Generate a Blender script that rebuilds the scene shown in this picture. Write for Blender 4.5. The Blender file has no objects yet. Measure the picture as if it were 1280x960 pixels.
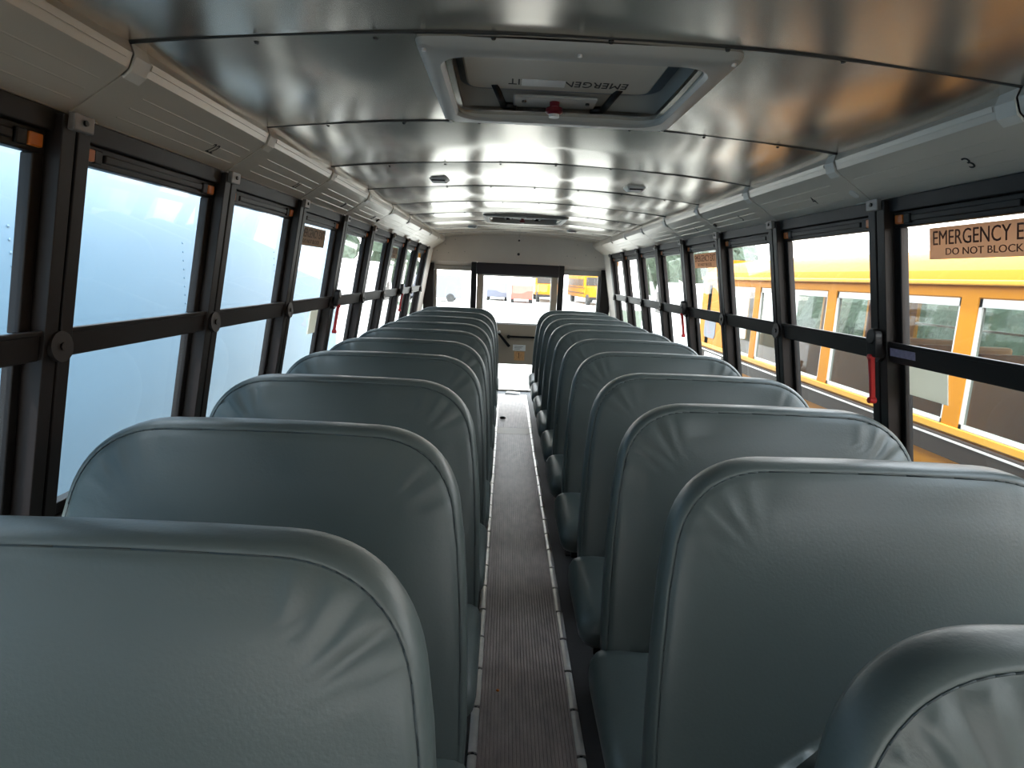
import bpy, math, random
from mathutils import Vector, Matrix
random.seed(7)
# ------------------------------------------------------------------ camera, light, exposure
SC = bpy.context.scene
COL = SC.collection
PITCH, YAW, ROLL, FPX = 0.17658, 0.01611, 0.04399, 760.0
CAM = Vector((-0.1332, 0.0, 1.4573))
def cam_axes():
    cy, sy = math.cos(YAW), math.sin(YAW); cp, sp = math.cos(PITCH), math.sin(PITCH); cr, sr = math.cos(ROLL), math.sin(ROLL)
    r = Vector((cy, -sy, 0)); f0 = Vector((sy, cy, 0)); up0 = Vector((0, 0, 1))
    f = cp*f0 - sp*up0; up = sp*f0 + cp*up0
    return cr*r + sr*up, -sr*r + cr*up, f
cd = bpy.data.cameras.new('camera'); co = bpy.data.objects.new('camera', cd); COL.objects.link(co)
R_, U_, F_ = cam_axes()
m = Matrix(((R_.x, U_.x, -F_.x, CAM.x), (R_.y, U_.y, -F_.y, CAM.y), (R_.z, U_.z, -F_.z, CAM.z), (0, 0, 0, 1)))
co.matrix_world = m
cd.sensor_fit = 'HORIZONTAL'; cd.sensor_width = 36; cd.lens = 36*FPX/1280; cd.clip_start = .03; cd.clip_end = 400
SC.camera = co
SC.view_settings.view_transform = 'Standard'; SC.view_settings.look = 'None'; SC.view_settings.gamma = 1
SC.view_settings.use_curve_mapping = False; SC.view_settings.exposure = 1.15
W = bpy.data.worlds.new('world'); SC.world = W; W.use_nodes = True
nt = W.node_tree; bg = nt.nodes['Background']
bg.inputs['Strength'].default_value = 4.2
tc = nt.nodes.new('ShaderNodeTexCoord'); sep = nt.nodes.new('ShaderNodeSeparateXYZ'); cr_ = nt.nodes.new('ShaderNodeValToRGB')
nt.links.new(tc.outputs['Generated'], sep.inputs[0]); nt.links.new(sep.outputs['Z'], cr_.inputs[0]); nt.links.new(cr_.outputs[0], bg.inputs['Color'])
cr_.color_ramp.elements[0].color = (1.0, .95, .90, 1); cr_.color_ramp.elements[1].color = (.72, .86, 1.0, 1); cr_.color_ramp.elements[1].position = .8
sd = bpy.data.lights.new('sun', 'SUN'); so = bpy.data.objects.new('sun', sd); COL.objects.link(so)
sd.energy = 5.5; sd.angle = math.radians(6); sd.color = (1, .95, .88)
so.rotation_euler = Vector((0.20, 0.32, -0.93)).to_track_quat('-Z', 'Y').to_euler()

# ------------------------------------------------------------------ helpers
MATS = {}
def mat(name, col, rough=.5, metal=0, bump=None, var=0, vscale=5, spec=.5, stretch=None, coat=0):
    M = bpy.data.materials.new(name); M.use_nodes = True; MATS[name] = M
    n = M.node_tree; b = n.nodes['Principled BSDF']
    b.inputs['Base Color'].default_value = (*col, 1); b.inputs['Roughness'].default_value = rough; b.inputs['Metallic'].default_value = metal
    b.inputs['Specular IOR Level'].default_value = spec; b.inputs['Coat Weight'].default_value = coat
    tc = n.nodes.new('ShaderNodeTexCoord'); mp = n.nodes.new('ShaderNodeMapping'); n.links.new(tc.outputs['Object'], mp.inputs[0])
    if stretch: mp.inputs['Scale'].default_value = stretch
    if var:
        no = n.nodes.new('ShaderNodeTexNoise'); no.inputs['Scale'].default_value = vscale; no.inputs['Detail'].default_value = 5
        n.links.new(mp.outputs[0], no.inputs[0]); mx = n.nodes.new('ShaderNodeMix'); mx.data_type = 'RGBA'
        n.links.new(no.outputs[0], mx.inputs[0])
        mx.inputs[6].default_value = (*[c*(1-var) for c in col], 1); mx.inputs[7].default_value = (*[min(1, c*(1+var)) for c in col], 1)
        n.links.new(mx.outputs[2], b.inputs['Base Color'])
    if bump:
        no = n.nodes.new('ShaderNodeTexNoise'); no.inputs['Scale'].default_value = bump[0]; no.inputs['Detail'].default_value = 3
        n.links.new(mp.outputs[0], no.inputs[0]); bp = n.nodes.new('ShaderNodeBump'); bp.inputs['Strength'].default_value = bump[1]
        bp.inputs['Distance'].default_value = bump[2] if len(bump) > 2 else .002
        n.links.new(no.outputs[0], bp.inputs['Height']); n.links.new(bp.outputs[0], b.inputs['Normal'])
    return M
def glass(name, tint, haze=.02, ior=1.45):
    M = bpy.data.materials.new(name); M.use_nodes = True; n = M.node_tree; n.nodes.clear()
    out = n.nodes.new('ShaderNodeOutputMaterial'); tr = n.nodes.new('ShaderNodeBsdfTransparent'); gl = n.nodes.new('ShaderNodeBsdfGlossy')
    df = n.nodes.new('ShaderNodeBsdfTranslucent'); m1 = n.nodes.new('ShaderNodeMixShader'); m2 = n.nodes.new('ShaderNodeMixShader'); lw = n.nodes.new('ShaderNodeLayerWeight'); pw = n.nodes.new('ShaderNodeMath'); fr = n.nodes.new('ShaderNodeMath')
    tr.inputs[0].default_value = (*tint, 1); gl.inputs['Roughness'].default_value = .02; lw.inputs['Blend'].default_value = .5; pw.operation = 'POWER'; pw.inputs[1].default_value = 4.5; fr.operation = 'MULTIPLY_ADD'; fr.inputs[1].default_value = .85; fr.inputs[2].default_value = .05; n.links.new(lw.outputs['Facing'], pw.inputs[0]); n.links.new(pw.outputs[0], fr.inputs[0])
    df.inputs[0].default_value = (.8, .85, .85, 1); m1.inputs[0].default_value = haze
    n.links.new(tr.outputs[0], m1.inputs[1]); n.links.new(df.outputs[0], m1.inputs[2])
    n.links.new(fr.outputs[0], m2.inputs[0]); n.links.new(m1.outputs[0], m2.inputs[1]); n.links.new(gl.outputs[0], m2.inputs[2]); n.links.new(m2.outputs[0], out.inputs[0])
    MATS[name] = M; return M
def translucent(name, col, t=.5):
    M = bpy.data.materials.new(name); M.use_nodes = True; n = M.node_tree; n.nodes.clear()
    out = n.nodes.new('ShaderNodeOutputMaterial'); a = n.nodes.new('ShaderNodeBsdfDiffuse'); b = n.nodes.new('ShaderNodeBsdfTranslucent'); mx = n.nodes.new('ShaderNodeMixShader')
    a.inputs[0].default_value = (*col, 1); b.inputs[0].default_value = (*col, 1); mx.inputs[0].default_value = t
    n.links.new(a.outputs[0], mx.inputs[1]); n.links.new(b.outputs[0], mx.inputs[2]); n.links.new(mx.outputs[0], out.inputs[0]); return M

class MB:
    def __init__(s): s.v = []; s.f = []
    def hexa(s, p):
        b = len(s.v); s.v += [tuple(q) for q in p]
        for f in ((0,3,2,1),(4,5,6,7),(0,1,5,4),(1,2,6,5),(2,3,7,6),(3,0,4,7)): s.f.append(tuple(b+i for i in f))
        return s
    def box(s, x0, x1, y0, y1, z0, z1):
        return s.hexa([(x0,y0,z0),(x1,y0,z0),(x1,y1,z0),(x0,y1,z0),(x0,y0,z1),(x1,y0,z1),(x1,y1,z1),(x0,y1,z1)])
    def cyl(s, p0, p1, r, n=12, r1=None):
        p0 = Vector(p0); p1 = Vector(p1); d = (p1-p0).normalized(); a = d.orthogonal().normalized(); c = d.cross(a); r1 = r if r1 is None else r1
        b = len(s.v)
        for P, rr in ((p0, r), (p1, r1)):
            for i in range(n):
                t = 2*math.pi*i/n; s.v.append(tuple(P + rr*(math.cos(t)*a + math.sin(t)*c)))
        for i in range(n): s.f.append((b+i, b+(i+1) % n, b+n+(i+1) % n, b+n+i))
        s.f.append(tuple(b+i for i in range(n))[::-1]); s.f.append(tuple(b+n+i for i in range(n))); return s
    def tube(s, pts, r, n=8):
        for a, b in zip(pts, pts[1:]): s.cyl(a, b, r, n)
        return s
    def rings(s, rings, cap=True, closed=True):
        b = len(s.v); n = len(rings[0])
        for R in rings: s.v += [tuple(q) for q in R]
        for k in range(len(rings)-1):
            for i in range(n if closed else n-1):
                j = (i+1) % n; s.f.append((b+k*n+i, b+k*n+j, b+(k+1)*n+j, b+(k+1)*n+i))
        if cap: s.f.append(tuple(b+i for i in range(n))[::-1]); s.f.append(tuple(b+(len(rings)-1)*n+i for i in range(n)))
        return s
    def prism(s, prof, y0, y1):      # closed profile of (x,z) swept along y
        return s.rings([[(x, y0, z) for x, z in prof], [(x, y1, z) for x, z in prof]])
    def build(s, name, m, parent=None, smooth=False, bevel=0, auto=None, seg=2):
        me = bpy.data.meshes.new(name); me.from_pydata(s.v, [], s.f)
        import bmesh
        bm = bmesh.new(); bm.from_mesh(me); bmesh.ops.recalc_face_normals(bm, faces=bm.faces); bm.to_mesh(me); bm.free()
        if isinstance(m, (list, tuple)):
            for q in m: me.materials.append(q)
        else: me.materials.append(m)
        o = bpy.data.objects.new(name, me); COL.objects.link(o)
        if parent is not None: o.parent = parent
        if smooth or auto:
            for p in me.polygons: p.use_smooth = True
            if auto:
                try: me.set_sharp_from_angle(angle=math.radians(auto))
                except Exception: pass
        if bevel:
            b = o.modifiers.new('bevel', 'BEVEL'); b.width = bevel; b.segments = seg; b.limit_method = 'ANGLE'
        return o
def tag(o, label=None, cat=None, group=None, kind=None):
    if label: o['label'] = label
    if cat: o['category'] = cat
    if group: o['group'] = group
    if kind: o['kind'] = kind
    return o
def empty(name, loc=(0, 0, 0), parent=None):
    o = bpy.data.objects.new(name, None); COL.objects.link(o); o.location = loc; o.empty_display_size = .1
    if parent is not None: o.parent = parent
    return o
def kids(o): return [c for c in bpy.data.objects if c.parent == o]
def copy_tree(o, parent=None):
    ch = kids(o); c = o.copy(); COL.objects.link(c); c.parent = parent
    for q in ch: copy_tree(q, c)
    return c
def text(name, s, org, right, up, w, h, m, parent, depth=.0008):
    cu = bpy.data.curves.new('lettering', 'FONT'); cu.body = s; cu.extrude = .01; cu.offset = 0; cu.resolution_u = 3
    to = bpy.data.objects.new('lettering', cu); COL.objects.link(to); bpy.context.view_layer.update()
    me = bpy.data.meshes.new_from_object(to.evaluated_get(bpy.context.evaluated_depsgraph_get())); bpy.data.objects.remove(to)
    xs = [v.co.x for v in me.vertices]; ys = [v.co.y for v in me.vertices]; x0, x1, y0, y1 = min(xs), max(xs), min(ys), max(ys)
    right = Vector(right).normalized(); up = Vector(up).normalized(); nn = right.cross(up); org = Vector(org)
    for v in me.vertices:
        a = (v.co.x-x0)/(x1-x0)*w; b = (v.co.y-y0)/(y1-y0)*h; v.co = org + right*a + up*b + nn*(depth if v.co.z > 0 else 0)
    me.materials.clear(); me.materials.append(m); o = bpy.data.objects.new(name, me); COL.objects.link(o); o.parent = parent; return o

vinyl = mat('vinyl', (.088, .108, .104), .40, bump=(160, .35, .001), var=.10, vscale=3)
vinyl_seam = mat('vinyl seam', (.04, .055, .06), .5)
black = mat('black metal', (.007, .006, .006), .45, .0, spec=.3)
brown = mat('dark window metal', (.014, .0105, .010), .45, .0, bump=(60, .08), spec=.3)
rubber = mat('black rubber', (.035, .033, .035), .6, bump=(80, .3))
galv = mat('ceiling metal', (.64, .59, .52), .21, .94)
_b = galv.node_tree.nodes['Principled BSDF']; _b.inputs['Anisotropic'].default_value = .65; _b.inputs['Anisotropic Rotation'].default_value = .25
_t = galv.node_tree.nodes.new('ShaderNodeTangent'); _t.direction_type = 'RADIAL'; _t.axis = 'Z'; galv.node_tree.links.new(_t.outputs[0], _b.inputs['Tangent'])
seam_dark = mat('dark panel seam', (.03, .03, .03), .6)  # even dark colour for the joints between ceiling panels
cove_m = mat('painted cove metal', (.68, .60, .51), .32, .25, bump=(40, .04), var=.05)
paint = mat('grey painted steel', (.80, .74, .67), .45, 0, bump=(30, .05), var=.05)
panel_lo = mat('lower wall panel', (.35, .36, .34), .5, 0, var=.08)
alu = mat('aluminium', (.78, .75, .72), .38, .6, var=.2, vscale=30)
chrome = mat('bright bolt', (.8, .8, .8), .2, 1)
runner_m = mat('ribbed rubber runner', (.44, .365, .345), .40, 0, bump=(120, .4), var=.45, vscale=9, stretch=(3, 1, 1))
orange = mat('amber latch', (.65, .16, .015), .35, 0)
red = mat('red handle plastic', (.62, .015, .02), .35)
beige = mat('beige door paint', (.40, .33, .25), .45, var=.04)
white = mat('white plastic', (.8, .8, .78), .4)
cream = mat('cream hatch plastic', (.55, .51, .44), .5, var=.06)
hatchgrey = mat('hatch frame grey', (.42, .41, .38), .4, var=.04)
darkpl = mat('dark plastic', (.02, .018, .016), .4)
ink = mat('black print', (.012, .010, .010), .6)
signbr = mat('brown print', (.06, .02, .015), .6)
gl = glass('window glass', (.93, .96, .96), .012)
glfar = glass('tinted glass', (.52, .57, .54), .0)
sign_m = translucent('tan decal', (.62, .46, .34), .55)
paper_m = translucent('cream paper', (.75, .74, .66), .45)
yellow = mat('school bus yellow', (.40, .155, .005), .5, 0, spec=.1)
yel_lt = mat('yellow painted highlight', (.48, .25, .03), .4, spec=.2)  # lighter yellow, the gutter highlight is painted into the rail colour
blueish = mat('white truck paint in blue shade', (.135, .235, .320), .4, var=.03)  # white vehicle, the blue of its skylit shade is put into the colour
whitep = mat('white vehicle paint', (.8, .8, .8), .3)
greyp = mat('grey vehicle paint', (.085, .095, .13), .3)
redp = mat('red vehicle paint', (.5, .06, .04), .3)
tire = mat('tyre', (.02, .02, .02), .8)
seat_br = mat('brown vinyl', (.48, .20, .06), .5)
ground_m = mat('pale concrete', (.42, .41, .37), .85, bump=(3, .3), var=.15, vscale=.6)
grass_m = mat('grass', (.06, .075, .045), .9, var=.4, vscale=8)
leaf = mat('foliage', (.032, .050, .028), .8, var=.5, vscale=4, bump=(5, 1, .1))
bark = mat('bark', (.10, .07, .05), .9)

# ------------------------------------------------------------------ measures (metres)
P = .711; YB = 2.041; Y0 = YB - 4*P; YR = 7.638; YE = YB + 7*P      # posts at YB+k*P, rear wall at YR
K0, K1 = -4, 7
def post_y(k, s=-1): return YB + k*P - (.055 if k == 0 and s > 0 else 0)
def wx(z): return 1.142 - .175*(z-1.271)
def wslab(mb, s, y0, y1, z0, z1, o0, o1):     # slab lying in the leaning window plane; o grows outwards
    mb.hexa([(s*(wx(z)+o), y, z) for z in (z0, z1) for (o, y) in ((o0, y0), (o1, y0), (o1, y1), (o0, y1))])
    return mb
def crown(x): return 1.938 - .053*(x/.909)**2

# floor
fl = MB().box(-1.25, 1.25, Y0-.3, YR+.02, -.05, 0).build('floor', rubber); tag(fl, 'black rubber bus floor under the seats', 'floor', kind='structure')
# ribbed runner: one ribbed mesh
XA = -.011
rn = empty('aisle_runner', (0, 0, 0)); tag(rn, 'long ribbed brown-black rubber runner down the middle of the aisle', 'floor mat')
def ribs(y0, y1):
    prof = []; x = XA-.155; n = 26; w = .31/n
    for i in range(n):
        a = x+i*w; prof += [(a, .002), (a+w*.28, .002), (a+w*.34, .007), (a+w*.94, .007)]
    prof += [(x+.31, .002), (x+.31, .0005), (x, .0005)]
    return MB().prism(prof, y0, y1)
ribs(Y0-.2, 5.50).build('ribbed_mat', runner_m, rn)
ribs(5.72, 7.40).build('ribbed_mat', runner_m, rn)
MB().box(XA-.155, XA+.155, 5.50, 5.72, .0005, .006).build('joint_plate', beige, rn)
# aisle trims with short lengths and rivets
for s, nm in ((-1, 'trim_1'), (1, 'trim_2')):
    t = empty(nm); tag(t, 'worn aluminium edging strip along the %s side of the aisle runner' % ('left' if s < 0 else 'right'), 'trim', kind='structure')
    y = -.2; segm = None; scr = None; L = .205
    xa = XA + s*.168
    while y < 7.3:
        if segm is None:
            segm = MB().rings([[(xx, yy, zz) for xx, zz in ((-.015, .0005), (-.013, .008), (-.004, .011), (.004, .011), (.013, .008), (.015, .0005))] for yy in (0, L-.012)]).build('trim_strip', alu, t, auto=40, bevel=.001); q = segm
            scr = MB().cyl((0, L-.006, .0005), (0, L-.006, .007), .006, 8).build('screw', darkpl, t); r = scr
        else:
            q = segm.copy(); COL.objects.link(q); q.parent = t; r = scr.copy(); COL.objects.link(r); r.parent = t
        q.location = (xa+random.uniform(-.001, .001), y, 0); q.rotation_euler.z = random.uniform(-.006, .006); r.location = (xa, y, 0)
        y += L
# ceiling panels
cei = empty('ceiling'); tag(cei, 'curved ceiling of overlapping reflective metal panels', 'ceiling', kind='structure')
def ceil_panel(y0, y1, sag, lap, holes=None):
    mb = MB(); NX, NY = 40, 14; g = {}
    for th in (0, 1):
        for j in range(NY+1):
            y = y0 + (y1-y0)*j/NY
            for i in range(NX+1):
                x = -.925 + 1.85*i/NX; u = (j/NY)*2-1
                z = crown(x) - sag*(1-u*u) + .0012*math.sin(9*x+3*y) + th*.012 - (lap if j == NY else 0)
                g[(th, i, j)] = len(mb.v); mb.v.append((x, y, z))
    for j in range(NY):
        for i in range(NX):
            a, b, c, d = g[(0, i, j)], g[(0, i+1, j)], g[(0, i+1, j+1)], g[(0, i, j+1)]
            xc = -.925+1.85*(i+.5)/NX; yc = y0+(y1-y0)*(j+.5)/NY
            if holes and abs(xc) < holes[0] and holes[1] < yc < holes[2]: continue
            mb.f.append((a, b, c, d)); mb.f.append(tuple(g[(1,)+q] for q in ((i, j), (i, j+1), (i+1, j+1), (i+1, j))))
    return mb
HO = {-1: (.28, 1.44, 1.90), 4: (.28, 1.44+3.625, 1.90+3.625)}
for k in range(K0, K1+1):
    y0, y1 = YB+k*P, YB+(k+1)*P
    if k == K1: y1 = YR
    ceil_panel(y0+.0015, y1-.0015, .006+.002*((k*7) % 3), .0, HO.get(k)).build('ceiling_panel', galv, cei, smooth=True)
sj = MB()
for k in range(K0, K1+1):
    y = YB+k*P
    for i in range(30):
        xa, xb = -.92+1.84*i/30, -.92+1.84*(i+1)/30
        za, zb = crown(xa), crown(xb)
        sj.hexa([(xa, y-.003, za-.0025), (xb, y-.003, zb-.0025), (xb, y+.003, zb-.0025), (xa, y+.003, za-.0025), (xa, y-.003, za+.004), (xb, y-.003, zb+.004), (xb, y+.003, zb+.004), (xa, y+.003, za+.004)])
sj.build('panel_joint', seam_dark, cei)
rv = None
for k in range(K0+2, K1+1):
    for x in (-.72, -.48, -.24, 0, .24, .48, .72):
        if rv is None: rv = MB().cyl((0, 0, 0), (0, 0, -.004), .006, 8, .004).build('rivet', darkpl, cei); q = rv
        else: q = rv.copy(); COL.objects.link(q); q.parent = cei
        q.location = (x+.06*(k % 2), YB+k*P+.012, crown(x)-.003)

MB().prism([(1.26, 1.74), (1.25, 1.90), (1.10, 2.03), (.6, 2.09), (0, 2.10), (-.6, 2.09), (-1.10, 2.03), (-1.25, 1.90), (-1.26, 1.74), (-1.24, 1.74), (-1.23, 1.89), (-1.09, 2.01), (-.6, 2.07), (0, 2.08), (.6, 2.07), (1.09, 2.01), (1.23, 1.89), (1.24, 1.74)], Y0-.1, YR+.12).build('roof_light_shield', yellow, cei)  # unseen outer roof, added to keep sun from leaking through panel gaps
MB().box(-1.25, 1.25, YR+.06, YR+.10, 1.62, 2.05).build('roof_end', yellow, cei)
for s in (-1, 1): MB().box(*sorted((s*1.08, s*1.25)), Y0-.1, YR+.1, 1.742, 1.755).build('drip_soffit', yellow, cei)
# side walls
walls = {}
for s, nm in ((-1, 'left'), (1, 'right')):
    w = empty('wall_'+nm); walls[s] = w; tag(w, '%s side wall of the bus with dark window posts and header rail' % nm, 'wall', kind='structure')
    mb = MB(); mb.hexa([(s*x, y, z) for z in (0, .80) for (x, y) in ((1.222, Y0), (1.26, Y0), (1.26, YR+.1), (1.222, YR+.1))]); mb.build('lower_panel', panel_lo, w)
    mb = MB(); wslab(mb, s, Y0, YE, .80, .835, -.035, .04); mb.build('sill_rail', brown, w, bevel=.004)
    mb = MB(); wslab(mb, s, Y0, YE, 1.700, 1.742, -.022, .04); mb.build('header_rail', brown, w, bevel=.003)
    mb = MB(); wslab(mb, s, Y0, YE, 1.742, 1.80, 0, .04); mb.build('header_backing', black, w)
    mb = MB(); wslab(mb, s, YE+.04, YR+.05, 0.8, 1.76, -.012, .04); mb.build('end_panel', paint, w)
    pm = dm = cm = None
    for k in range(K0, K1+1):
        y = post_y(k, s)
        if pm is None:
            mb = MB(); wslab(mb, s, -.042, -.004, .80, 1.735, -.038, .03); wslab(mb, s, .004, .042, .80, 1.735, -.038, .03); wslab(mb, s, -.005, .005, .80, 1.735, -.026, .03)
            pm = mb.build('window_post', brown, w, bevel=.002); a = pm
            zz = 1.262; mb = MB(); mb.cyl((s*(wx(zz)-.036), 0, zz), (s*(wx(zz)-.048), 0, zz), .034, 20); mb.cyl((s*(wx(zz)-.046), 0, zz), (s*(wx(zz)-.052), 0, zz), .009, 8)
            dm = mb.build('post_disc', brown, w, auto=40); b = dm
            zz = 1.728; mb = MB(); wslab(mb, s, -.030, .030, 1.708, 1.742, -.052, -.036); cm = mb.build('corner_clip', mat('clip metal', (.22, .20, .19), .4, .5), w, bevel=.003); c = cm
            mb = MB(); mb.cyl((s*(wx(zz)-.050), 0, 1.726), (s*(wx(zz)-.056), 0, 1.726), .006, 8); em = mb.build('clip_screw', darkpl, w); d = em
        else:
            L = []
            for q in (pm, dm, cm, em):
                c_ = q.copy(); COL.objects.link(c_); c_.parent = w; L.append(c_)
            a, b, c, d = L
        for q in (a, b, c, d): q.location.y = y

# windows
EXIT = {(-1, 1), (-1, 4), (1, -1), (1, 2)}          # windows with emergency decal, window k lies between post k and k+1
ORD = ['nearest', 'second', 'third', 'fourth', 'fifth', 'sixth', 'seventh', 'eighth', 'ninth', 'tenth', 'eleventh']
wn = 1
def wpane(s, y0, y1, z0, z1, o):
    mb = MB(); mb.v = [(s*(wx(z)+o), y, z) for (y, z) in ((y0, z0), (y1, z0), (y1, z1), (y0, z1))]; mb.f = [(0, 1, 2, 3)] if s < 0 else [(3, 2, 1, 0)]
    return mb
for s, side in ((-1, 'left'), (1, 'right')):
    first = -2 if s < 0 else -1
    for k in range(K0, K1):
        y0, y1 = post_y(k, s)+.042, post_y(k+1, s)-.042
        w = empty('window_%d' % wn); wn += 1
        if k >= first:
            kk = k-first
            lab = ('%s window in the %s wall counting from the camera, black two-part sash' % (ORD[kk], side))
            if (s, k) in EXIT: lab += ' with a tan EMERGENCY EXIT decal'
        else: lab = '%s wall window behind the camera, %s back' % (side, ORD[first-k-1])
        tag(w, lab, 'window', kind='structure')
        st = .030
        mb = MB(); wslab(mb, s, y0, y1, 1.655, 1.700, -.006, .02); wslab(mb, s, y0, y0+st, 1.295, 1.655, -.006, .02); wslab(mb, s, y1-st, y1, 1.295, 1.655, -.006, .02)
        mb.build('upper_frame', brown, w, bevel=.003)
        mb = MB(); wslab(mb, s, y0, y1, 1.234, 1.295, -.028, .012); wslab(mb, s, y0, y1, 1.288, 1.300, -.034, -.020); mb.build('meeting_rail', brown, w, bevel=.003)
        mb = MB(); wslab(mb, s, y0, y1, .835, .866, -.010, .02); wslab(mb, s, y0, y0+st*.8, .866, 1.234, .005, .03); wslab(mb, s, y1-st*.8, y1, .866, 1.234, .005, .03)
        mb.build('lower_frame', black, w, bevel=.003)
        g1 = wpane(s, y0+st, y1-st, 1.295, 1.655, .004); g1.build('pane', gl, w); wpane(s, y0+.02, y1-.02, .866, 1.234, .016).build('pane', gl, w)
        mb = MB(); wslab(mb, s, y0+.09, y1-.09, 1.668, 1.686, -.014, -.004); mb.build('pull_rail', brown, w, bevel=.003)
        for a in (y0+.018, y1-.052):
            mb = MB(); wslab(mb, s, a, a+.034, 1.664, 1.690, -.016, -.005); l = mb.build('latch', orange, w, bevel=.003); l['label'] = 'amber latch'
            b0 = a+.036 if a < y0+.1 else a-.030
            mb = MB(); wslab(mb, s, b0, b0+.028, 1.662, 1.692, -.013, -.005); mb.build('latch_plate', black, w, bevel=.003)
        if (s, k) in EXIT:
            ya, yb = (y0+.055, y0+.055+.40) if s < 0 else (y1-.15-.42, y1-.15)
            if (s, k) == (1, 2): ya, yb = y0+.10, y1-.10
            if s < 0: yb = min(yb, y1-.06)
            mb = MB(); wslab(mb, s, ya, yb, 1.555, 1.643, .001, .0035); sg = mb.build('exit_decal', sign_m, w); sg['label'] = 'tan decal reading EMERGENCY EXIT DO NOT BLOCK'
            up = Vector((-s*.175, 0, 1)).normalized(); rt = Vector((0, -s, 0)); Wd = yb-ya
            def P3(frac, z): return Vector((s*(wx(z)+.0006), (yb if s > 0 else ya) - s*frac*Wd, z))
            text('lettering', 'EMERGENCY EXIT', P3(.04, 1.594), rt, up, Wd*.92, .040, signbr, sg)
            text('lettering', 'DO NOT BLOCK', P3(.16, 1.566), rt, up, Wd*.62, .019, signbr, sg)
        if (s, k) == (1, -1):
            mb = MB(); wslab(mb, s, y1-.205, y1-.035, 1.136, 1.228, .012, .015); q = mb.build('paper_notice', paper_m, w); q['label'] = 'blank cream paper square on the lower pane'
            mb = MB(); wslab(mb, s, y1-.125, y1-.004, 1.255, 1.280, -.0295, -.028); q = mb.build('rail_sticker', mat('lilac sticker', (.35, .30, .42), .5, var=.4, vscale=90), w); q['label'] = 'small lilac printed sticker'
        if (s, k) == (-1, 1):
            mb = MB(); wslab(mb, s, y1-.17, y1-.05, 1.10, 1.225, .012, .015); q = mb.build('paper_notice', paper_m, w); q['label'] = 'faint pale paper on the lower pane'
        # red release handles sit on the posts of the exit windows
        hk = {(-1, 1): 2, (-1, 4): 5, (1, -1): 0, (1, 2): 3}.get((s, k))
        if hk is not None:
            yy = post_y(hk, s)-.01*(hk == 0)
            X = lambda z, o: s*(wx(z)-o)
            mb = MB(); wslab(mb, s, yy-.026, yy+.026, 1.245, 1.312, -.072, -.046); mb.cyl((X(1.312, .072), yy, 1.312), (X(1.312, .046), yy, 1.312), .026, 16)
            br = mb.build('handle_bracket', black, w, bevel=.004)
            zt, zb = 1.245, 1.10
            mb = MB(); mb.hexa([(s*(wx(z)-o), yy+d*wd, z) for z, wd in ((zb, .006), (zt, .009)) for (o, d) in ((.078, -1), (.062, -1), (.062, 1), (.078, 1))])
            mb.cyl((X(zb, .084), yy, zb), (X(zb, .060), yy, zb), .011, 14); mb.cyl((X(zt, .082), yy, zt), (X(zt, .060), yy, zt), .009, 12)
            h = mb.build('release_handle', red, w, bevel=.003); h['label'] = 'red emergency release handle'

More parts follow.
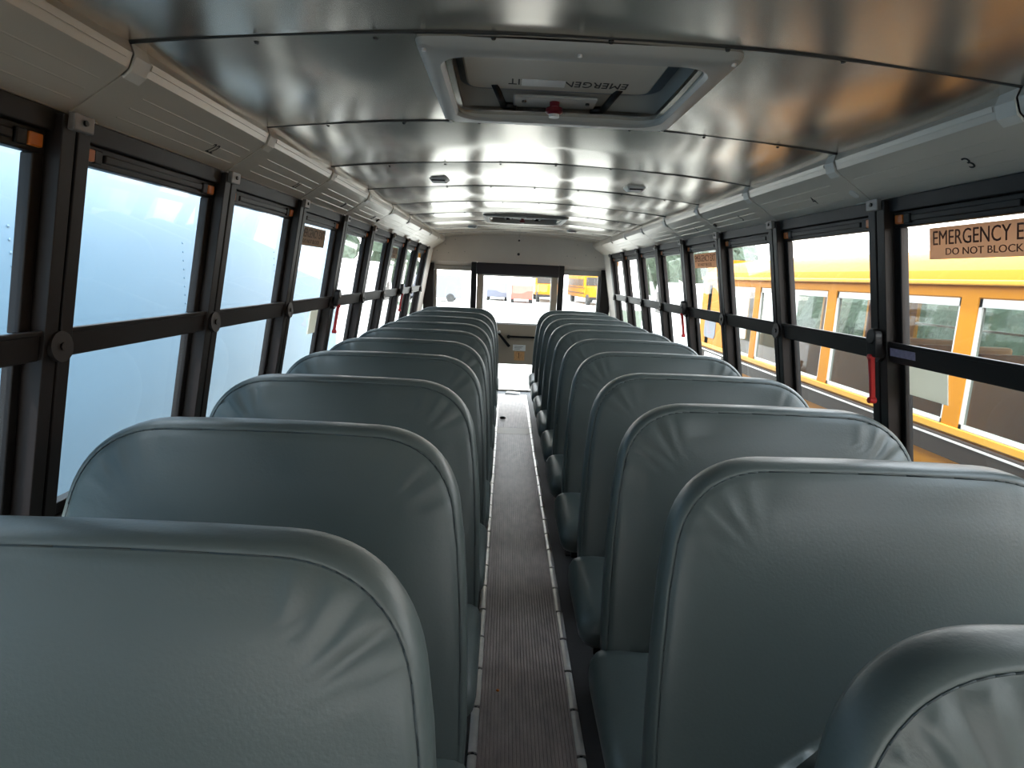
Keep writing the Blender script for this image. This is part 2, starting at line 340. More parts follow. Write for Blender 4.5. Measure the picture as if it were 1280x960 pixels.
# coves
PROF = [(1.066, 1.731), (.931, 1.822), (.914, 1.836), (.903, 1.864), (.911, 1.890)]
nums = {(-1, 0-1): '22', (-1, 0): '21', (-1, 1): '20', (-1, 2): '19', (1, -1): '3', (1, 0): '4', (1, 1): '5', (1, 2): '6'}
for s, nm, side in ((-1, 'trim_3', 'left'), (1, 'trim_4', 'right')):
    t = empty(nm); tag(t, 'sloping painted cove panels above the %s windows' % side, 'trim', kind='structure')
    for k in range(K0, K1+1):
        y0, y1 = YB+k*P+.0025, YB+(k+1)*P-.0025
        if k == K1: y1 = YR-.002
        mb = MB(); nr = []
        inn = PROF; out = [(x+.02, z+.015) for x, z in PROF][::-1]
        mb.prism([(s*x, z) for x, z in inn+out], y0, y1); pn = mb.build('cove_panel', cove_m, t, auto=10)
        # lengthwise raised ribs
        mb = MB(); (xa, za), (xb, zb) = PROF[0], PROF[1]; nx, nz = -(zb-za), (xb-xa); L = math.hypot(nx, nz); nx, nz = nx/L, nz/L
        if nz > 0: nx, nz = -nx, -nz
        for f in (.16, .38, .60, .82):
            cx, cz = xa+(xb-xa)*f, za+(zb-za)*f; tx, tz = (xb-xa)/.158, (zb-za)/.158
            h = .0012
            q = [(cx-tx*.0022, cz-tz*.0022), (cx+nx*h, cz+nz*h), (cx+tx*.0022, cz+tz*.0022)]
            mb.prism([(s*x, z) for x, z in q], y0+.11, y1-.03)
        mb.build('panel_rib', cove_m, pn)
        # joint batten, clips
        mb = MB(); q = [(x-.0055*(.55), z-.0055*.85) for x, z in PROF[1:]]
        mb.prism([(s*x, z) for x, z in q + [(x+.004, z+.003) for x, z in PROF[1:]][::-1]], y0, y0+.052); mb.build('joint_cap', paint, pn, auto=10)
        mb = MB(); a = PROF[0]; mb.prism([(s*x, z) for x, z in ((xa-.004, za-.003), (xa-.026, za+.0155-.003), (xa-.024, za+.0185-.003), (xa-.001, za+.002))], y0+.0, y0+.085); mb.build('lower_clip', alu, pn)
        # light strip groove
        mb = MB(); mb.prism([(s*x, z) for x, z in ((.9055, 1.850), (.9020, 1.860), (.9000, 1.860), (.9035, 1.850))], y0+.06, y1-.02); mb.build('edge_bead', cove_m, pn)
        if (s, k) in nums:
            u = Vector((s*(xb-xa), 0, zb-za)).normalized(); o_ = Vector((s*(xa+(xb-xa)*.42), 0, za+(zb-za)*.42)) + Vector((s*nx, 0, nz))*.0006
            n_ = nums[(s, k)]; wd = .017*len(n_)+.004
            o_.y = (y0+.50) if s < 0 else (y0+.24 if k < 0 else y0+.30)
            text('seat_number', n_, o_, (0, -s, 0), u, wd, .038, ink, pn)
        if (s, k) in ((-1, 2), (1, 1)):
            f = .52; mb = MB(); c = Vector((s*(xa+(xb-xa)*f), y1-.04, za+(zb-za)*f)); n3 = Vector((s*nx, 0, nz)); mb.cyl(c, c+n3*.008, .013, 14); mb.build('cove_button', darkpl, pn)
        if (s, k) == (1, 0):
            f = .45; mb = MB(); c = Vector((s*(xa+(xb-xa)*f), y0+.04, za+(zb-za)*f)); n3 = Vector((s*nx, 0, nz)); mb.cyl(c, c+n3*.003, .018, 14); q = mb.build('cove_button', alu, pn); q['label'] = 'pale round plug'

# unseen front wall added to cut light from ahead, windshield opening kept low
fw = empty('wall_front'); tag(fw, 'unseen front wall added behind the camera to cut light, with a low windshield', 'wall', kind='structure')
YF = Y0-.05
MB().box(-1.26, 1.26, YF-.04, YF, 0, 1.0).box(-1.26, 1.26, YF-.04, YF, 1.25, 2.02).box(-1.26, -.95, YF-.04, YF, 1.0, 1.25).box(.95, 1.26, YF-.04, YF, 1.0, 1.25).box(-.04, .04, YF-.04, YF, 1.0, 1.25).build('front_panel', panel_lo, fw)
mb = MB(); mb.v = [(-.95, YF-.02, 1.0), (.95, YF-.02, 1.0), (.95, YF-.02, 1.25), (-.95, YF-.02, 1.25)]; mb.f = [(0, 1, 2, 3)]; mb.build('pane', gl, fw)
# rear wall
rw = empty('wall_rear'); tag(rw, 'grey painted rear wall with two side windows and a door opening', 'wall', kind='structure')
def pent(y, dy):   # upper rear panel outline follows ceiling
    top = [(x, crown(x)+.004) for x in [i*.909/10 for i in range(10, -11, -1)]]
    pr = [(-1.14, 1.60), (1.14, 1.60), (1.12, 1.70), (1.075, 1.745)] + top + [(-1.075, 1.745), (-1.12, 1.70)]
    return MB().rings([[(x, yy, z) for x, z in pr] for yy in (y, y+dy)])
pent(YR, .03).build('upper_panel', paint, rw)
MB().box(-1.24, -.575, YR, YR+.03, 0, .93).build('lower_panel', paint, rw); MB().box(.575, 1.24, YR, YR+.03, 0, .93).build('lower_panel', paint, rw)
MB().box(-.50, .50, YR, YR+.03, 1.585, 1.60).build('door_head', paint, rw)
for s in (-1, 1):
    MB().box(*sorted((s*.575, s*.505)), YR-.012, YR+.05, 0, 1.60).build('door_post', black, rw, bevel=.005)
    MB().box(*sorted((s*1.16, s*1.035)), YR-.010, YR+.05, .93, 1.57).build('corner_pad', brown, rw, bevel=.005)
    x0, x1 = sorted((s*.575, s*1.10))
    MB().hexa([(x0, YR-.002, 1.60), (x1, YR-.002, 1.60), (x1, YR+.10, 1.51), (x0, YR+.10, 1.51), (x0, YR, 1.604), (x1, YR, 1.604), (x1, YR+.10, 1.53), (x0, YR+.10, 1.53)]).build('window_soffit', paint, rw)
for z, r in ((1.880, .012), (1.716, .017)):
    MB().cyl((0, YR-.003, z), (0, YR+.002, z), r, 16).build('screw_cap', darkpl, rw)
q0 = None
for x, z in ((-.78, 1.86), (-.86, 1.70), (-.66, 1.72), (-1.0, 1.72), (.72, 1.86), (.83, 1.74), (.70, 1.70), (.95, 1.72), (-.9, 1.80), (.6, 1.72), (0, 1.925)):
    if q0 is None: q0 = MB().cyl((0, -.003, 0), (0, .002, 0), .006, 8).build('rivet', hatchgrey, rw); q = q0
    else: q = q0.copy(); COL.objects.link(q); q.parent = rw
    q.location = (x, YR, z)
for s, side in ((-1, 'left'), (1, 'right')):
    w = empty('window_%d' % wn); wn += 1; tag(w, 'small rear wall window to the %s of the emergency door' % side, 'window', kind='structure')
    x0, x1 = sorted((s*.575, s*1.035)); y = YR+.03
    mb = MB(); mb.box(x0, x1, y, y+.03, 1.49, 1.55).box(x0, x1, y, y+.03, .92, .97); xa, xb = sorted((s*1.035, s*1.0)); mb.box(xa, xb, y, y+.03, .97, 1.49); mb.build('window_frame', hatchgrey, w, bevel=.006)
    mb = MB(); mb.v = [(x0, y+.015, .95), (x1, y+.015, .95), (x1, y+.015, 1.5), (x0, y+.015, 1.5)]; mb.f = [(0, 1, 2, 3)]; mb.build('pane', gl, w)
# rear door
dr = empty('door_1', (0, YR, 0)); tag(dr, 'beige rear emergency door with upper and lower glass and a black pad above', 'door', kind='structure')
mb = MB(); mb.box(-.50, -.43, .0, .04, 0, 1.585).box(.43, .50, 0, .04, 0, 1.585).box(-.43, .43, 0, .04, 1.45, 1.585).box(-.43, .43, 0, .04, .35, .86).box(-.43, .43, 0, .04, 0, .02)
mb.build('door_leaf', beige, dr, bevel=.004)
mb = MB(); mb.box(-.43, -.415, -.005, .02, .86, 1.45).box(.415, .43, -.005, .02, .86, 1.45).box(-.43, .43, -.006, .02, .848, .872).box(-.43, .43, -.005, .02, 1.44, 1.455); mb.build('glazing_bead', alu, dr, bevel=.003)
for a, b in ((.872, 1.44), (.02, .35)):
    mb = MB(); mb.v = [(-.42, .02, a), (.42, .02, a), (.42, .02, b), (-.42, .02, b)]; mb.f = [(0, 1, 2, 3)]; mb.build('pane', gl, dr)
MB().box(-.513, .513, -.06, -.002, 1.455, 1.598).build('head_pad', mat('black vinyl pad', (.018, .012, .018), .5), dr, bevel=.015, seg=3)
h = MB(); h.hexa([(-.215+dx, y, .752+dz) for y in (-.05, -.035) for dx, dz in ((0, .02), (-.02, -.0), (.135, -.185), (.165, -.165))])
h = h.build('door_handle', black, dr, bevel=.005)
MB().cyl((-.205, -.045, .765), (-.190, -.052, .745), .016, 10).build('handle_tip', white, h)
MB().box(-.10, .40, -.04, -.025, .69, .715).build('latch_bar', black, dr, bevel=.003)
MB().cyl((-.08, -.045, .70), (-.08, 0, .70), .022, 14).build('latch_pivot', black, dr)
MB().box(-.02, .14, -.003, .0, .525, .60).build('door_label', white, dr)['label'] = 'small white label under the handle bar'
lb = MB().box(0, .13, -.003, .0, .40, .515).build('door_label', mat('orange label', (.65, .35, .15), .5, var=.5, vscale=40), dr); lb['label'] = 'orange-brown instruction label with dark arrow'
MB().box(.055, .062, -.005, -.003, .43, .50).build('printed_arrow', ink, lb)
for i in range(3): MB().box(.0, .11-.02*i, -.0045, -.003, .575-.016*i, .579-.016*i).build('printed_line', ink, dr)

# roof hatches
def rrect(x0, x1, y0, y1, r, n=6):
    pts = []
    for cx, cy, a in ((x1-r, y1-r, 0), (x0+r, y1-r, 90), (x0+r, y0+r, 180), (x1-r, y0+r, 270)):
        for i in range(n+1):
            t = math.radians(a+90*i/n); pts.append((cx+r*math.cos(t), cy+r*math.sin(t)))
    return pts
def hatch():
    h = empty('roof_hatch')
    fz = lambda x: crown(x)
    oy = [(rrect(-.345, .345, 1.350, 1.985, .02), .012, 0), (rrect(-.340, .340, 1.355, 1.980, .02), -.004, 0), (rrect(-.328, .328, 1.362, 1.972, .03), -.010, 0),
          (rrect(-.302, .302, 1.400, 1.945, .08), -.010, 0), (rrect(-.294, .294, 1.408, 1.937, .075), -.002, 0), (rrect(-.288, .288, 1.414, 1.931, .072), .079, 0), (rrect(-.30, .30, 1.40, 1.94, .08), .084, 0)]
    rg = [[(x, y, 1.922+dz) for x, y in pts] for pts, dz, _ in oy]
    MB().rings(rg, cap=False).build('hatch_frame', hatchgrey, h, auto=35)
    # lid
    lid = MB().rings([[(x, y, z) for x, y in rrect(-.262+i, .235-i, 1.41+i, 1.795-i, .03)] for z, i in ((2.0, 0), (1.968, 0), (1.962, .006))]).build('hatch_lid', cream, h, auto=35)
    MB().box(-.34, .34, 1.37, 1.96, 2.0, 2.01).build('hatch_cover', mat('hatch cover blue grey', (.16, .20, .24), .5), h)
    text('lettering', 'EMERGENCY EXIT', (.165, 1.700, 1.9618), (-1, 0, 0), (0, 1, 0), .315, .046, ink, lid)
    MB().box(-.115, .0, 1.695, 1.748, 1.9595, 1.9612).build('blank_sticker', white, lid)['label'] = 'white blank sticker over the lettering'
    # release mechanism at the far side of the well
    mp = MB().box(-.135, .10, 1.80, 1.925, 1.945, 1.955).build('mount_plate', hatchgrey, h, bevel=.004)
    for x in (-.105, .075): MB().cyl((x, 1.835, 1.945), (x, 1.835, 1.940), .006, 8).build('plate_screw', darkpl, mp)
    for s in (-1, 1):
        MB().tube([(-.018+s*.17, 1.76, 1.965), (-.018+s*.145, 1.89, 1.945), (-.018+s*.11, 1.90, 1.945)], .010).build('hinge_arm', black, h, smooth=True)
    mb = MB(); mb.rings([[(-.018+r*math.cos(t), 1.835+r*math.sin(t), z) for t in [2*math.pi*i/12 for i in range(12)]] for r, z in ((.014, 1.945), (.014, 1.932), (.023, 1.929), (.025, 1.918), (.018, 1.912))])
    k = mb.build('release_knob', mat('dark red knob', (.16, .01, .02), .35), h, auto=35); k['label'] = 'dark red release knob'
    MB().cyl((-.018, 1.835, 1.912), (-.018, 1.835, 1.904), .015, 12).build('knob_cap', white, k)
    for x, y in ((-.325, 1.37), (.325, 1.37), (0, 1.362), (-.322, 1.960), (.322, 1.960)): MB().cyl((x, y, 1.914), (x, y, 1.909), .005, 8).build('frame_screw', alu, h)
    return h
h1 = hatch(); tag(h1, 'near roof hatch above the camera with upside-down EMERGENCY EXIT lettering on its lid', 'hatch', 'roof hatches')
h2 = copy_tree(h1); h2.location.y = 3.625; tag(h2, 'far roof hatch near the rear wall, seen edge on', 'hatch', 'roof hatches')
# ceiling lamps
def clamp(x, y):
    c = empty('ceiling_light', (x, y, crown(x)))
    MB().rings([[(a*1.0, b, z) for a, b in rrect(-w, w, -d, d, .012)] for w, d, z in ((.05, .055, 0), (.05, .055, -.006), (.036, .04, -.022))]).build('light_housing', white, c, auto=35)
    MB().box(-.034, .034, -.046, -.034, -.022, -.006).build('light_slot', darkpl, c, bevel=.003)
    return c
c0 = clamp(-.49, 3.17)
for i, (x, y, l) in enumerate(((-.49, 3.17, 'small white ceiling light left of centre, nearer pair'), (.49, 3.17, 'small white ceiling light right of centre, nearer pair'), (-.49, 6.15, 'tiny ceiling light left of the far roof hatch'), (.49, 6.15, 'tiny ceiling light right of the far roof hatch'))):
    c = c0 if i == 0 else copy_tree(c0); c.location = (x, y, crown(x)-.001); tag(c, l, 'light', 'small ceiling lights')

# ------------------------------------------------------------------ seats
def back_outline(n=14):
    R = [(.470, .34), (.474, .45), (.470, .60), (.462, .74), (.450, .86), (.440, .92)]
    p0, p1, p2, p3 = (.440, .92), (.425, 1.035), (.345, 1.095), (.235, 1.098)
    for i in range(1, n+1):
        t = i/n; R.append(tuple((1-t)**3*a+3*(1-t)**2*t*b+3*(1-t)*t*t*c+t**3*d for a, b, c, d in zip(p0, p1, p2, p3)))
    R += [(.15, 1.100), (.05, 1.101)]
    L = [(-x, z) for x, z in R][::-1]
    B = [(-.40, .33), (-.2, .325), (0, .325), (.2, .325), (.40, .33)]
    return R+L+B
def offs(o, d):
    n = len(o); r = []
    for i in range(n):
        a = Vector(o[i-1]); b = Vector(o[(i+1) % n]); t = (b-a).normalized(); r.append((o[i][0]-t.y*d, o[i][1]+t.x*d))
    return r
def lean(z): t = (1.10-z)/.76; return -.205*t - .012*math.sin(math.pi*t)
def make_back(crease, seed):
    rnd = random.Random(seed); ph = [rnd.uniform(0, 6) for _ in range(8)]
    base = back_outline(); rings = []
    fr = [(0, 0), (0, -.022), (.002, -.034), (.007, -.041), (.0115, -.0435), (.0135, -.0425), (.0155, -.0425), (.019, -.046), (.032, -.050), (.055, -.053), (.075, -.055)]
    C = Vector((0, .70))
    def ring(o, y, wr, f=1):
        R = []
        for x, z in o:
            d = 0
            if wr:
                for sx in (-1, 1):
                    cx, cz = sx*.25, .90; ang = math.atan2(z-cz, (x-cx)*sx); rad = math.hypot(x-cx, z-cz)
                    e = math.exp(-((rad-.15)/.07)**2)*max(0, math.cos((ang-.75)*1.2))
                    d += e*crease*(math.sin(19*ang+ph[0]*sx+9*rad)+.5*math.sin(31*ang+ph[1]))
                d += .0016*math.sin(7*x+ph[2])*math.sin(6*z+ph[3])
            R.append((x, y*f+d+lean(z), z))
        return R
    F = [ring(offs(base, i) if i else base, y, i > .017) for i, y in fr]
    inner = offs(base, .075)
    for sc, y in ((.955, -.057), (.91, -.059), (.86, -.060), (.80, -.061), (.72, -.062), (.60, -.063), (.45, -.063), (.28, -.064), (.10, -.064)):
        F.append(ring([(C.x+(x-C.x)*sc, C.y+(z-C.y)*sc) for x, z in inner], y, 1))
    Bk = [ring(offs(base, i), y, 0) for i, y in ((.001, .016), (.006, .028), (.02, .034), (.05, .036))]
    Bk += [ring([(C.x+(x-C.x)*sc, C.y+(z-C.y)*sc) for x, z in offs(base, .05)], .032, 0) for sc in (.85, .5, .1)]
    return MB().rings(Bk[::-1]+F)
def seam_mb():
    base = back_outline(); o = offs(base, .0145); o = [(x, z) for x, z in o if z > .42]
    mb = MB(); R = []
    i0 = max(range(len(o)), key=lambda i: 0)
    pts = [(x, -.0430+lean(z), z) for x, z in o]
    for a, b in zip(pts, pts[1:]): mb.cyl(a, b, .0014, 5)
    return mb
def make_cushion(hw):
    mb = MB(); R = []
    for i, z in ((.05, .285), (.012, .29), (.0, .31), (-.006, .345), (-.004, .385), (.004, .405), (.02, .420), (.045, .430), (.09, .436), (.14, .438)):
        R.append([(x, y, z - (.012*max(0, (-.30-y)/.12) if z > .38 else 0)) for x, y in rrect(-hw+i, hw-i, -.615+i, -.19-i, max(.012, .055-i*.4), 7)])
    return mb.rings(R)
backs = [make_back(.0055, 1), make_back(.0035, 5), make_back(.0085, 9)]
def make_seat(side, var):
    s = empty('bench_seat'); sg = -side                     # aisle side sign in local x
    backs[var].build('backrest', vinyl, s, smooth=True) if False else None
    b = MB(); b.v = backs[var].v; b.f = backs[var].f; b = b.build('backrest', vinyl, s, smooth=True)
    seam_mb().build('seam', vinyl_seam, b, smooth=True)
    make_cushion(.480 if side < 0 else .505).build('cushion', vinyl, s, smooth=True)
    MB().box(-.46, .46, -.60, -.20, .262, .288).build('seat_frame', black, s, bevel=.005)
    for y in (-.56, -.36):
        l = MB().tube([(sg*.36, y, .27), (sg*.36, y, .012)], .014, 10).build('leg', black, s, smooth=True)
    MB().tube([(sg*.36, -.56, .06), (sg*.36, -.36, .06)], .010, 8).build('stretcher', black, s, smooth=True)
    fp = MB().box(sg*.375-.04, sg*.375+.04, -.68, -.28, .001, .009).build('foot_plate', black, s, bevel=.003)
    for y in (-.655, -.31): MB().cyl((sg*.375, y, .009), (sg*.375, y, .024), .012, 6).build('bolt', chrome, fp)
    MB().box(*sorted((-sg*.46, -sg*.53)), -.55, -.25, .262, .285).build('wall_bracket', black, s, bevel=.003)
    return s
YL = [(.79, 0), (1.385, 0), (2.02, 0), (2.665, 0), (3.235, 0), (3.85, 0), (4.43, 0), (5.06, 0), (5.75, .0), (6.50, .0), ]
YRt = [(.60, 0), (1.24, 0), (1.79, 0), (2.375, 0), (3.06, 0), (3.70, 0), (4.27, .004), (4.90, 0), (5.50, 0), (6.15, .0), (6.75, 0)]
protos = {}
names = ['nearest', 'second', 'third', 'fourth', 'fifth', 'sixth', 'seventh', 'eighth', 'ninth', 'tenth', 'eleventh']
for side, L in ((-1, YL), (1, YRt)):
    sn = 'left' if side < 0 else 'right'
    for i, (y, dz) in enumerate(L):
        var = (0 if i == 0 else (i % 2)) if side < 0 else (2 if i == 0 else (i % 2))
        key = (side, var)
        if key not in protos: s = protos[key] = make_seat(side, var)
        else: s = copy_tree(protos[key])
        s.location = (side*.655, y, dz)
        pos = names[i] if i < len(L)-1 else 'last'
        s_lab = 'grey-green vinyl bench seat, %s from the camera in the %s row' % (pos, sn)
        if i == len(L)-1: s_lab = 'vinyl bench seat at the far end of the %s row by the rear wall' % sn
        if i == 0: s_lab = 'nearest vinyl bench seat of the left row, filling the lower left corner' if side < 0 else 'nearest vinyl bench seat of the right row, creased corner at the lower right'
        s_lab = s_lab.replace('grey-green vinyl bench seat at', 'vinyl bench seat at').replace('grey-green vinyl bench seat, nearest', 'vinyl bench seat, nearest'); tag(s, s_lab, 'seat', 'bench seats in the %s row' % sn)

# litter
mb = MB(); mb.rings([[(-.115+r*math.cos(t)*1.3, 6.10+r*math.sin(t), z) for t in [2*math.pi*i/10 for i in range(10)]] for r, z in ((.022, .0075), (.026, .012), (.018, .024), (.006, .028))]); tag(mb.build('litter_scrap', darkpl, auto=50), 'small dark scrap lying on the far part of the aisle', 'litter')
mb = MB(); mb.rings([[(-.105+r*math.cos(t), 1.93+r*math.sin(t), z) for t in [2*math.pi*i/10 for i in range(10)]] for r, z in ((.005, .0075), (.006, .009), (.004, .012))]); tag(mb.build('orange_candy', mat('orange bit', (.8, .25, .03), .4), auto=50), 'tiny orange bit on the near aisle runner', 'litter')
mb = MB(); mb.hexa([(-.10, 7.40, .008), (.09, 7.38, .008), (.10, 7.50, .008), (-.08, 7.52, .008), (-.09, 7.41, .025), (.08, 7.40, .018), (.09, 7.49, .022), (-.07, 7.50, .028)]); tag(mb.build('paper_scrap', white, bevel=.005), 'crumpled white paper at the foot of the rear door', 'paper')

# ------------------------------------------------------------------ outside
GZ = -.95
g = MB().box(-60, 60, -30, 120, GZ-.1, GZ).build('ground', ground_m); tag(g, 'pale concrete parking lot around the bus', 'ground', kind='structure')
# white box truck on the left, blue shade painted into its colour
tr = empty('box_truck', (-2.42, 0, GZ)); tag(tr, 'white box truck with blue shade painted into its colour, parked close along the left windows', 'truck')
MB().box(-2.4, 0, -3.5, 8.3, .95, 4.0).build('cargo_box', blueish, tr, bevel=.02)
MB().box(-2.3, -.1, -3.3, 8.1, .6, .95).build('chassis', black, tr)
r0 = None
for yy in (2.88, 2.98, 4.4, 1.3, 6.1):
    for i in range(24):
        if r0 is None: r0 = MB().rings([[(x, r*math.cos(t), r*math.sin(t)) for t in [2*math.pi*j/6 for j in range(6)]] for x, r in ((0, .008), (.004, .007), (.006, .003))]).build('rivet', blueish, tr, smooth=True); q = r0
        else: q = r0.copy(); COL.objects.link(q); q.parent = tr
        q.location = (0, yy, 1.15+i*.06)
for y in (-2.3, 6.8):
    for x in (-.3, -2.1): MB().cyl((x-.13, y, .45), (x+.13, y, .45), .45, 24).build('wheel', tire, tr, auto=40)

# school buses outside
def school_bus(name, y0, y1, x_near, width, post0, pitch, label, group, detail=True, sgn=1):
    b = empty(name, (x_near, 0, 0)); tag(b, label, 'bus', group)
    X = lambda d: sgn*d                                  # distance away from near side
    zb, zt = .70, 1.45
    top = [(0, zt), (0, 1.53), (.02, 1.60), (.10, 1.67), (.30, 1.73), (.70, 1.79), (width/2, 1.81)]
    top = top + [(width-x, z) for x, z in top[::-1][1:]]
    inn = [(min(max(x, .05), width-.05), z-.05) for x, z in top][::-1]
    MB().prism([(X(x), z) for x, z in top+inn], y0, y1).build('roof', yellow, b, auto=30)
    for dx in (0, width-.05):
        MB().box(*sorted((X(dx), X(dx+.05))), y0, y1, GZ+.35, zb).build('side_panel', yellow, b)
    MB().box(*sorted((X(0), X(width))), y0+.04, y1-.04, GZ+.35, -.1).build('bus_floor', black, b)
    for yy in (y0, y1-.04):
        mb = MB(); mb.box(*sorted((X(.02), X(width-.02))), yy, yy+.04, GZ+.35, .75).box(*sorted((X(.02), X(width-.02))), yy, yy+.04, 1.40, 1.78)
        for a in (.02, width/2-.55, width/2+.45, width-.12): mb.box(*sorted((X(a), X(a+.10))), yy, yy+.04, .75, 1.40)
        mb.build('end_panel', yellow, b)
    MB().box(*sorted((X(-.035), X(.0))), y0, y1, 1.515, 1.545).build('drip_rail', yel_lt, b, bevel=.008)
    rr = MB().box(*sorted((X(-.03), X(0))), y0, y1, .515, .645).build('rub_rail', mat('rub rail dark', (.022, .015, .011), .5, spec=.15), b, bevel=.008)
    MB().box(*sorted((X(-.034), X(-.03))), y0, y1, .620, .632).build('rail_white_line', alu, rr)  # thin white line along the upper part of the rub rail
    for z in (.30, .0, -.3): MB().box(*sorted((X(-.02), X(0))), y0, y1, z, z+.05).build('rub_rail', black, b)
    MB().box(*sorted((X(-.012), X(.05))), y0, y1, .655, .70).build('sill', yel_lt, b, bevel=.005)
    p = post0
    while p - pitch > y0: p -= pitch
    first = True; prev = y0
    posts = []
    while p < y1: posts.append(p); p += pitch
    edges = [y0]+posts+[y1]
    for q in [y0+.06]+posts+[y1-.06 if not detail else y1-.45]:
        hw = .065 if q in posts else (.06 if not detail or q < y1-1 else .45)
        for dx in (0, width-.05):
            MB().box(*sorted((X(dx), X(dx+.05))), q-hw, q+hw, zb, zt).build('window_pillar', yellow, b)
    L = [y0+.06]+posts+([y1-.90] if detail else [y1-.06])
    for a, c in zip(L, L[1:]):
        a += .065; c -= .065
        if c-a < .2: continue
        for dx in (0, width-.05):
            f = MB(); xx = sorted((X(dx+.008), X(dx+.035)))
            f.box(*xx, a, c, zt-.055, zt).box(*xx, a, c, zb, zb+.025).box(*xx, a, a+.022, zb, zt).box(*xx, c-.022, c, zb, zt).box(*xx, a, c, 1.09, 1.115)
            wf = f.build('window_frame', mat('pale window frame', (.5, .5, .47), .4) if 'pale window frame' not in MATS else MATS['pale window frame'], b)
            mb = MB(); mb.v = [(X(dx+.02), yy, zz) for yy, zz in ((a, zb), (c, zb), (c, zt), (a, zt))]; mb.f = [(0, 1, 2, 3)]; mb.build('pane', glfar, wf)
    if detail:
        yy = y0+.6
        while yy < y1-1.2:
            for a in (.12, width-1.02):
                MB().box(*sorted((X(a), X(a+.90))), yy, yy+.09, .2, .98).build('seat', seat_br, b, bevel=.03)
            yy += .74
        mb = MB(); mb.rings([[(X(z), yy2, zz2) for yy2, zz2 in rrect(y1-.62, y1-.20, .78, 1.02, .06)] for z in (-.006, .004)]); f = mb.build('rear_quarter_window', greyp, b)
        MB().box(*sorted((X(-.036), X(-.03))), 7.2, 7.8, .53, .60).build('rail_reflector', whitep, rr)
    for yy in (y0+1.2, y1-1.6):
        for a in (.15, width-.15): MB().cyl((X(a-.13), yy, GZ+.48), (X(a+.13), yy, GZ+.48), .48, 24).build('wheel', tire, b, auto=40)
    return b
school_bus('school_bus', -4.5, 8.2, 2.5, 2.35, 3.46, 1.48, 'yellow school bus parked right alongside the right-hand windows', 'yellow buses outside')
def far_bus(x, y, rot, label):
    b = empty('school_bus', (x, y, GZ)); b.rotation_euler.z = rot; tag(b, label, 'bus', 'yellow buses outside')
    MB().box(-1.2, 1.2, 0, 8, .6, 3.0).build('body', yellow, b, bevel=.15, seg=3)
    MB().box(-1.0, 1.0, -1.6, 0.1, .6, 1.7).build('hood', yellow, b, bevel=.12, seg=3)
    MB().box(-1.05, 1.05, -.012, .1, 1.75, 2.55).build('windshield', darkpl, b, bevel=.03)
    for i in range(9):
        for s in (-1, 1): MB().box(*sorted((s*1.19, s*1.215)), .5+i*.8, 1.15+i*.8, 1.7, 2.35).build('window', darkpl, b)
    for z in (1.0, 1.5):
        for s in (-1, 1): MB().box(*sorted((s*1.19, s*1.22)), 0, 8, z, z+.07).build('rub_rail', black, b)
    MB().box(-1.1, 1.1, -1.75, -1.6, .5, .75).build('bumper', black, b)
    for s in (-1, 1):
        for yy in (-.8, 6.2): MB().cyl((s*.8, yy, .48), (s*1.12, yy, .48), .48, 20).build('wheel', tire, b, auto=40)
    return b
far_bus(3.9, 60, 0, 'yellow school bus facing the rear door far outside, right of the door glass')
far_bus(8.4, 58, .1, 'yellow school bus seen through the small right rear window')
far_bus(-15, 62, math.radians(-20), 'yellow school bus seen through the farthest left side windows')
def van(x, y, rot, m, label, L=5.2, H=2.3):
    v = empty('van', (x, y, GZ)); v.rotation_euler.z = rot; tag(v, label, 'van')
    pr = [(-L/2, .35), (-L/2, H-.25), (-L/2+.15, H), (L/2-1.8, H), (L/2-1.1, H*.62), (L/2-.1, H*.52), (L/2, H*.40), (L/2, .35)]
    MB().rings([[(xx, yy, z) for yy, z in pr] for xx in (-.95, .95)]).build('body', m, v, bevel=.05, seg=3)
    for s in (-1, 1):
        MB().box(*sorted((s*.945, s*.965)), L/2-2.9, L/2-1.85, H*.62, H*.88).build('window', darkpl, v)
        for yy in (-L/2+.9, L/2-.9): MB().cyl((s*.72, yy, .35), (s*.97, yy, .35), .35, 20).build('wheel', tire, v, auto=40)
    return v
van(-1.0, 60, math.radians(0), greyp, 'grey van seen through the left part of the rear door glass', 4.8, 1.9)
van(1.3, 57, math.radians(0), redp, 'reddish van beside the yellow bus behind the rear door glass', 4.5, 1.8)
van(-4.3, 15.5, math.radians(0), whitep, 'white van beyond the box truck in the left side windows', 6.5, 2.6)
van(-6.6, 52, math.radians(90), mat('silver vehicle paint', (.12, .13, .16), .3), 'silver van seen through the left rear window', 5.5, 2.2)
van(5.4, 17.0, math.radians(0), whitep, 'white van parked beyond the yellow bus in the right side windows', 7, 2.4)
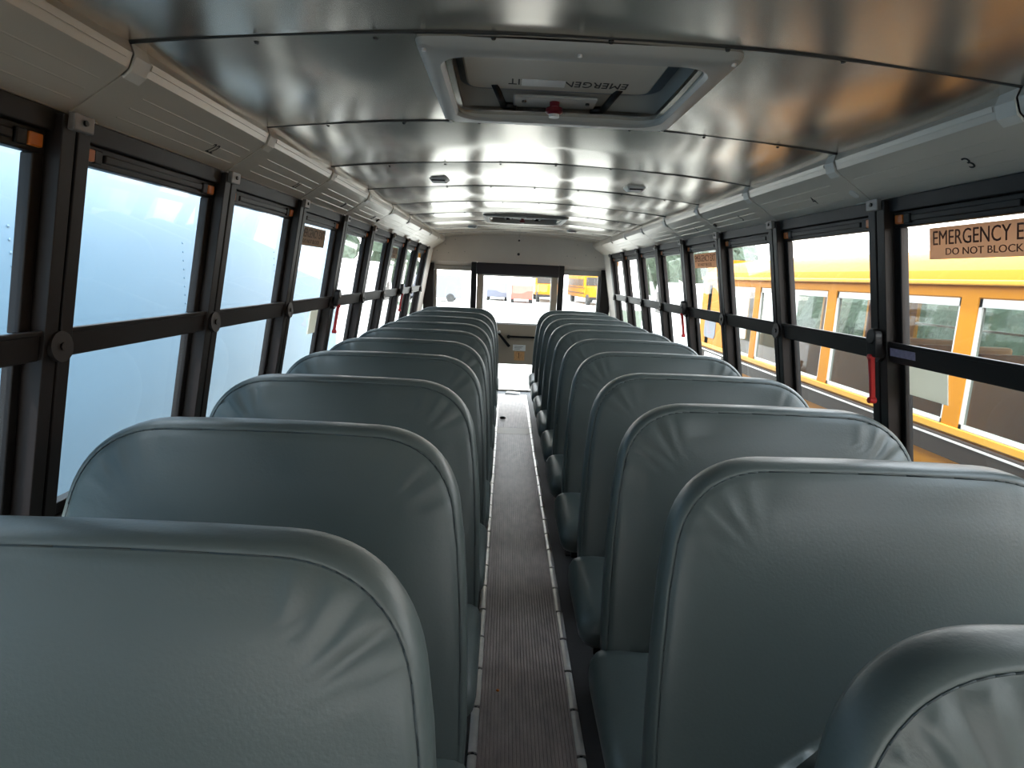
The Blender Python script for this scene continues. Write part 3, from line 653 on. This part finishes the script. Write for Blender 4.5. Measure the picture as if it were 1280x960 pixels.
# lawn and trees
tag(MB().box(-40, -5.6, 10, 48, GZ, GZ+.02).build('lawn', grass_m), 'pale lawn beyond the lot on the left', 'grass', kind='stuff')
tag(MB().box(6.6, 60, 12, 50, GZ, GZ+.02).build('lawn', grass_m), 'pale lawn beyond the lot on the right', 'grass', kind='stuff')
import bmesh
def tree(x, y, h, seed, label):
    rnd = random.Random(seed); t = empty('tree', (x, y, GZ)); tag(t, label, 'tree', 'trees at the edge of the lot')
    MB().cyl((0, 0, 0), (0, 0, h*.5), .18, 10, .1).build('trunk', bark, t, smooth=True)
    bm = bmesh.new()
    for i in range(14):
        r = rnd.uniform(.16, .28)*h; a = rnd.uniform(0, 6.28); d = rnd.uniform(0, .24)*h
        bmesh.ops.create_icosphere(bm, subdivisions=3, radius=r, matrix=Matrix.Translation((d*math.cos(a), d*math.sin(a), h*rnd.uniform(.40, .85))))
    for v in bm.verts: v.co += Vector((rnd.uniform(-1, 1), rnd.uniform(-1, 1), rnd.uniform(-1, 1)))*.05*h*.5
    me = bpy.data.meshes.new('crown'); bm.to_mesh(me); bm.free(); me.materials.append(leaf); o = bpy.data.objects.new('crown', me); COL.objects.link(o); o.parent = t
# clipped hedge behind the neighbouring bus
hr = random.Random(3); NXh, NYh = 8, 150; rings = []
for j in range(NYh+1):
    y = -8 + 29*j/NYh
    prof = [(9.0, 0), (8.9, .7), (8.95, 1.5), (9.2, 2.15), (9.8, 2.3), (10.4, 2.15), (10.6, 1.4), (10.6, 0)]
    rings.append([(x + hr.uniform(-.12, .12)*(z > 0), y + hr.uniform(-.06, .06)*(z > 0), GZ + .02 + z + hr.uniform(-.12, .12)*(z > 0)) for x, z in prof])
tag(MB().rings(rings).build('hedge', leaf), 'long dark green hedge behind the neighbouring yellow bus', 'hedge')
tl = [('tree behind the white van on the right', 14, 56), ('taller tree over the lawn, middle of the three on the right', 19, 60), ('rightmost broad tree over the lawn', 26, 72), ('tree beyond the left windows, nearest', -11, 58), ('tree beyond the left windows, middle', -20, 70), ('tree beyond the left windows, farthest out', -23, 60)]
for i, (l, x, y) in enumerate(tl): tree(x, y, 6+(i*5) % 3, 20+i, l)
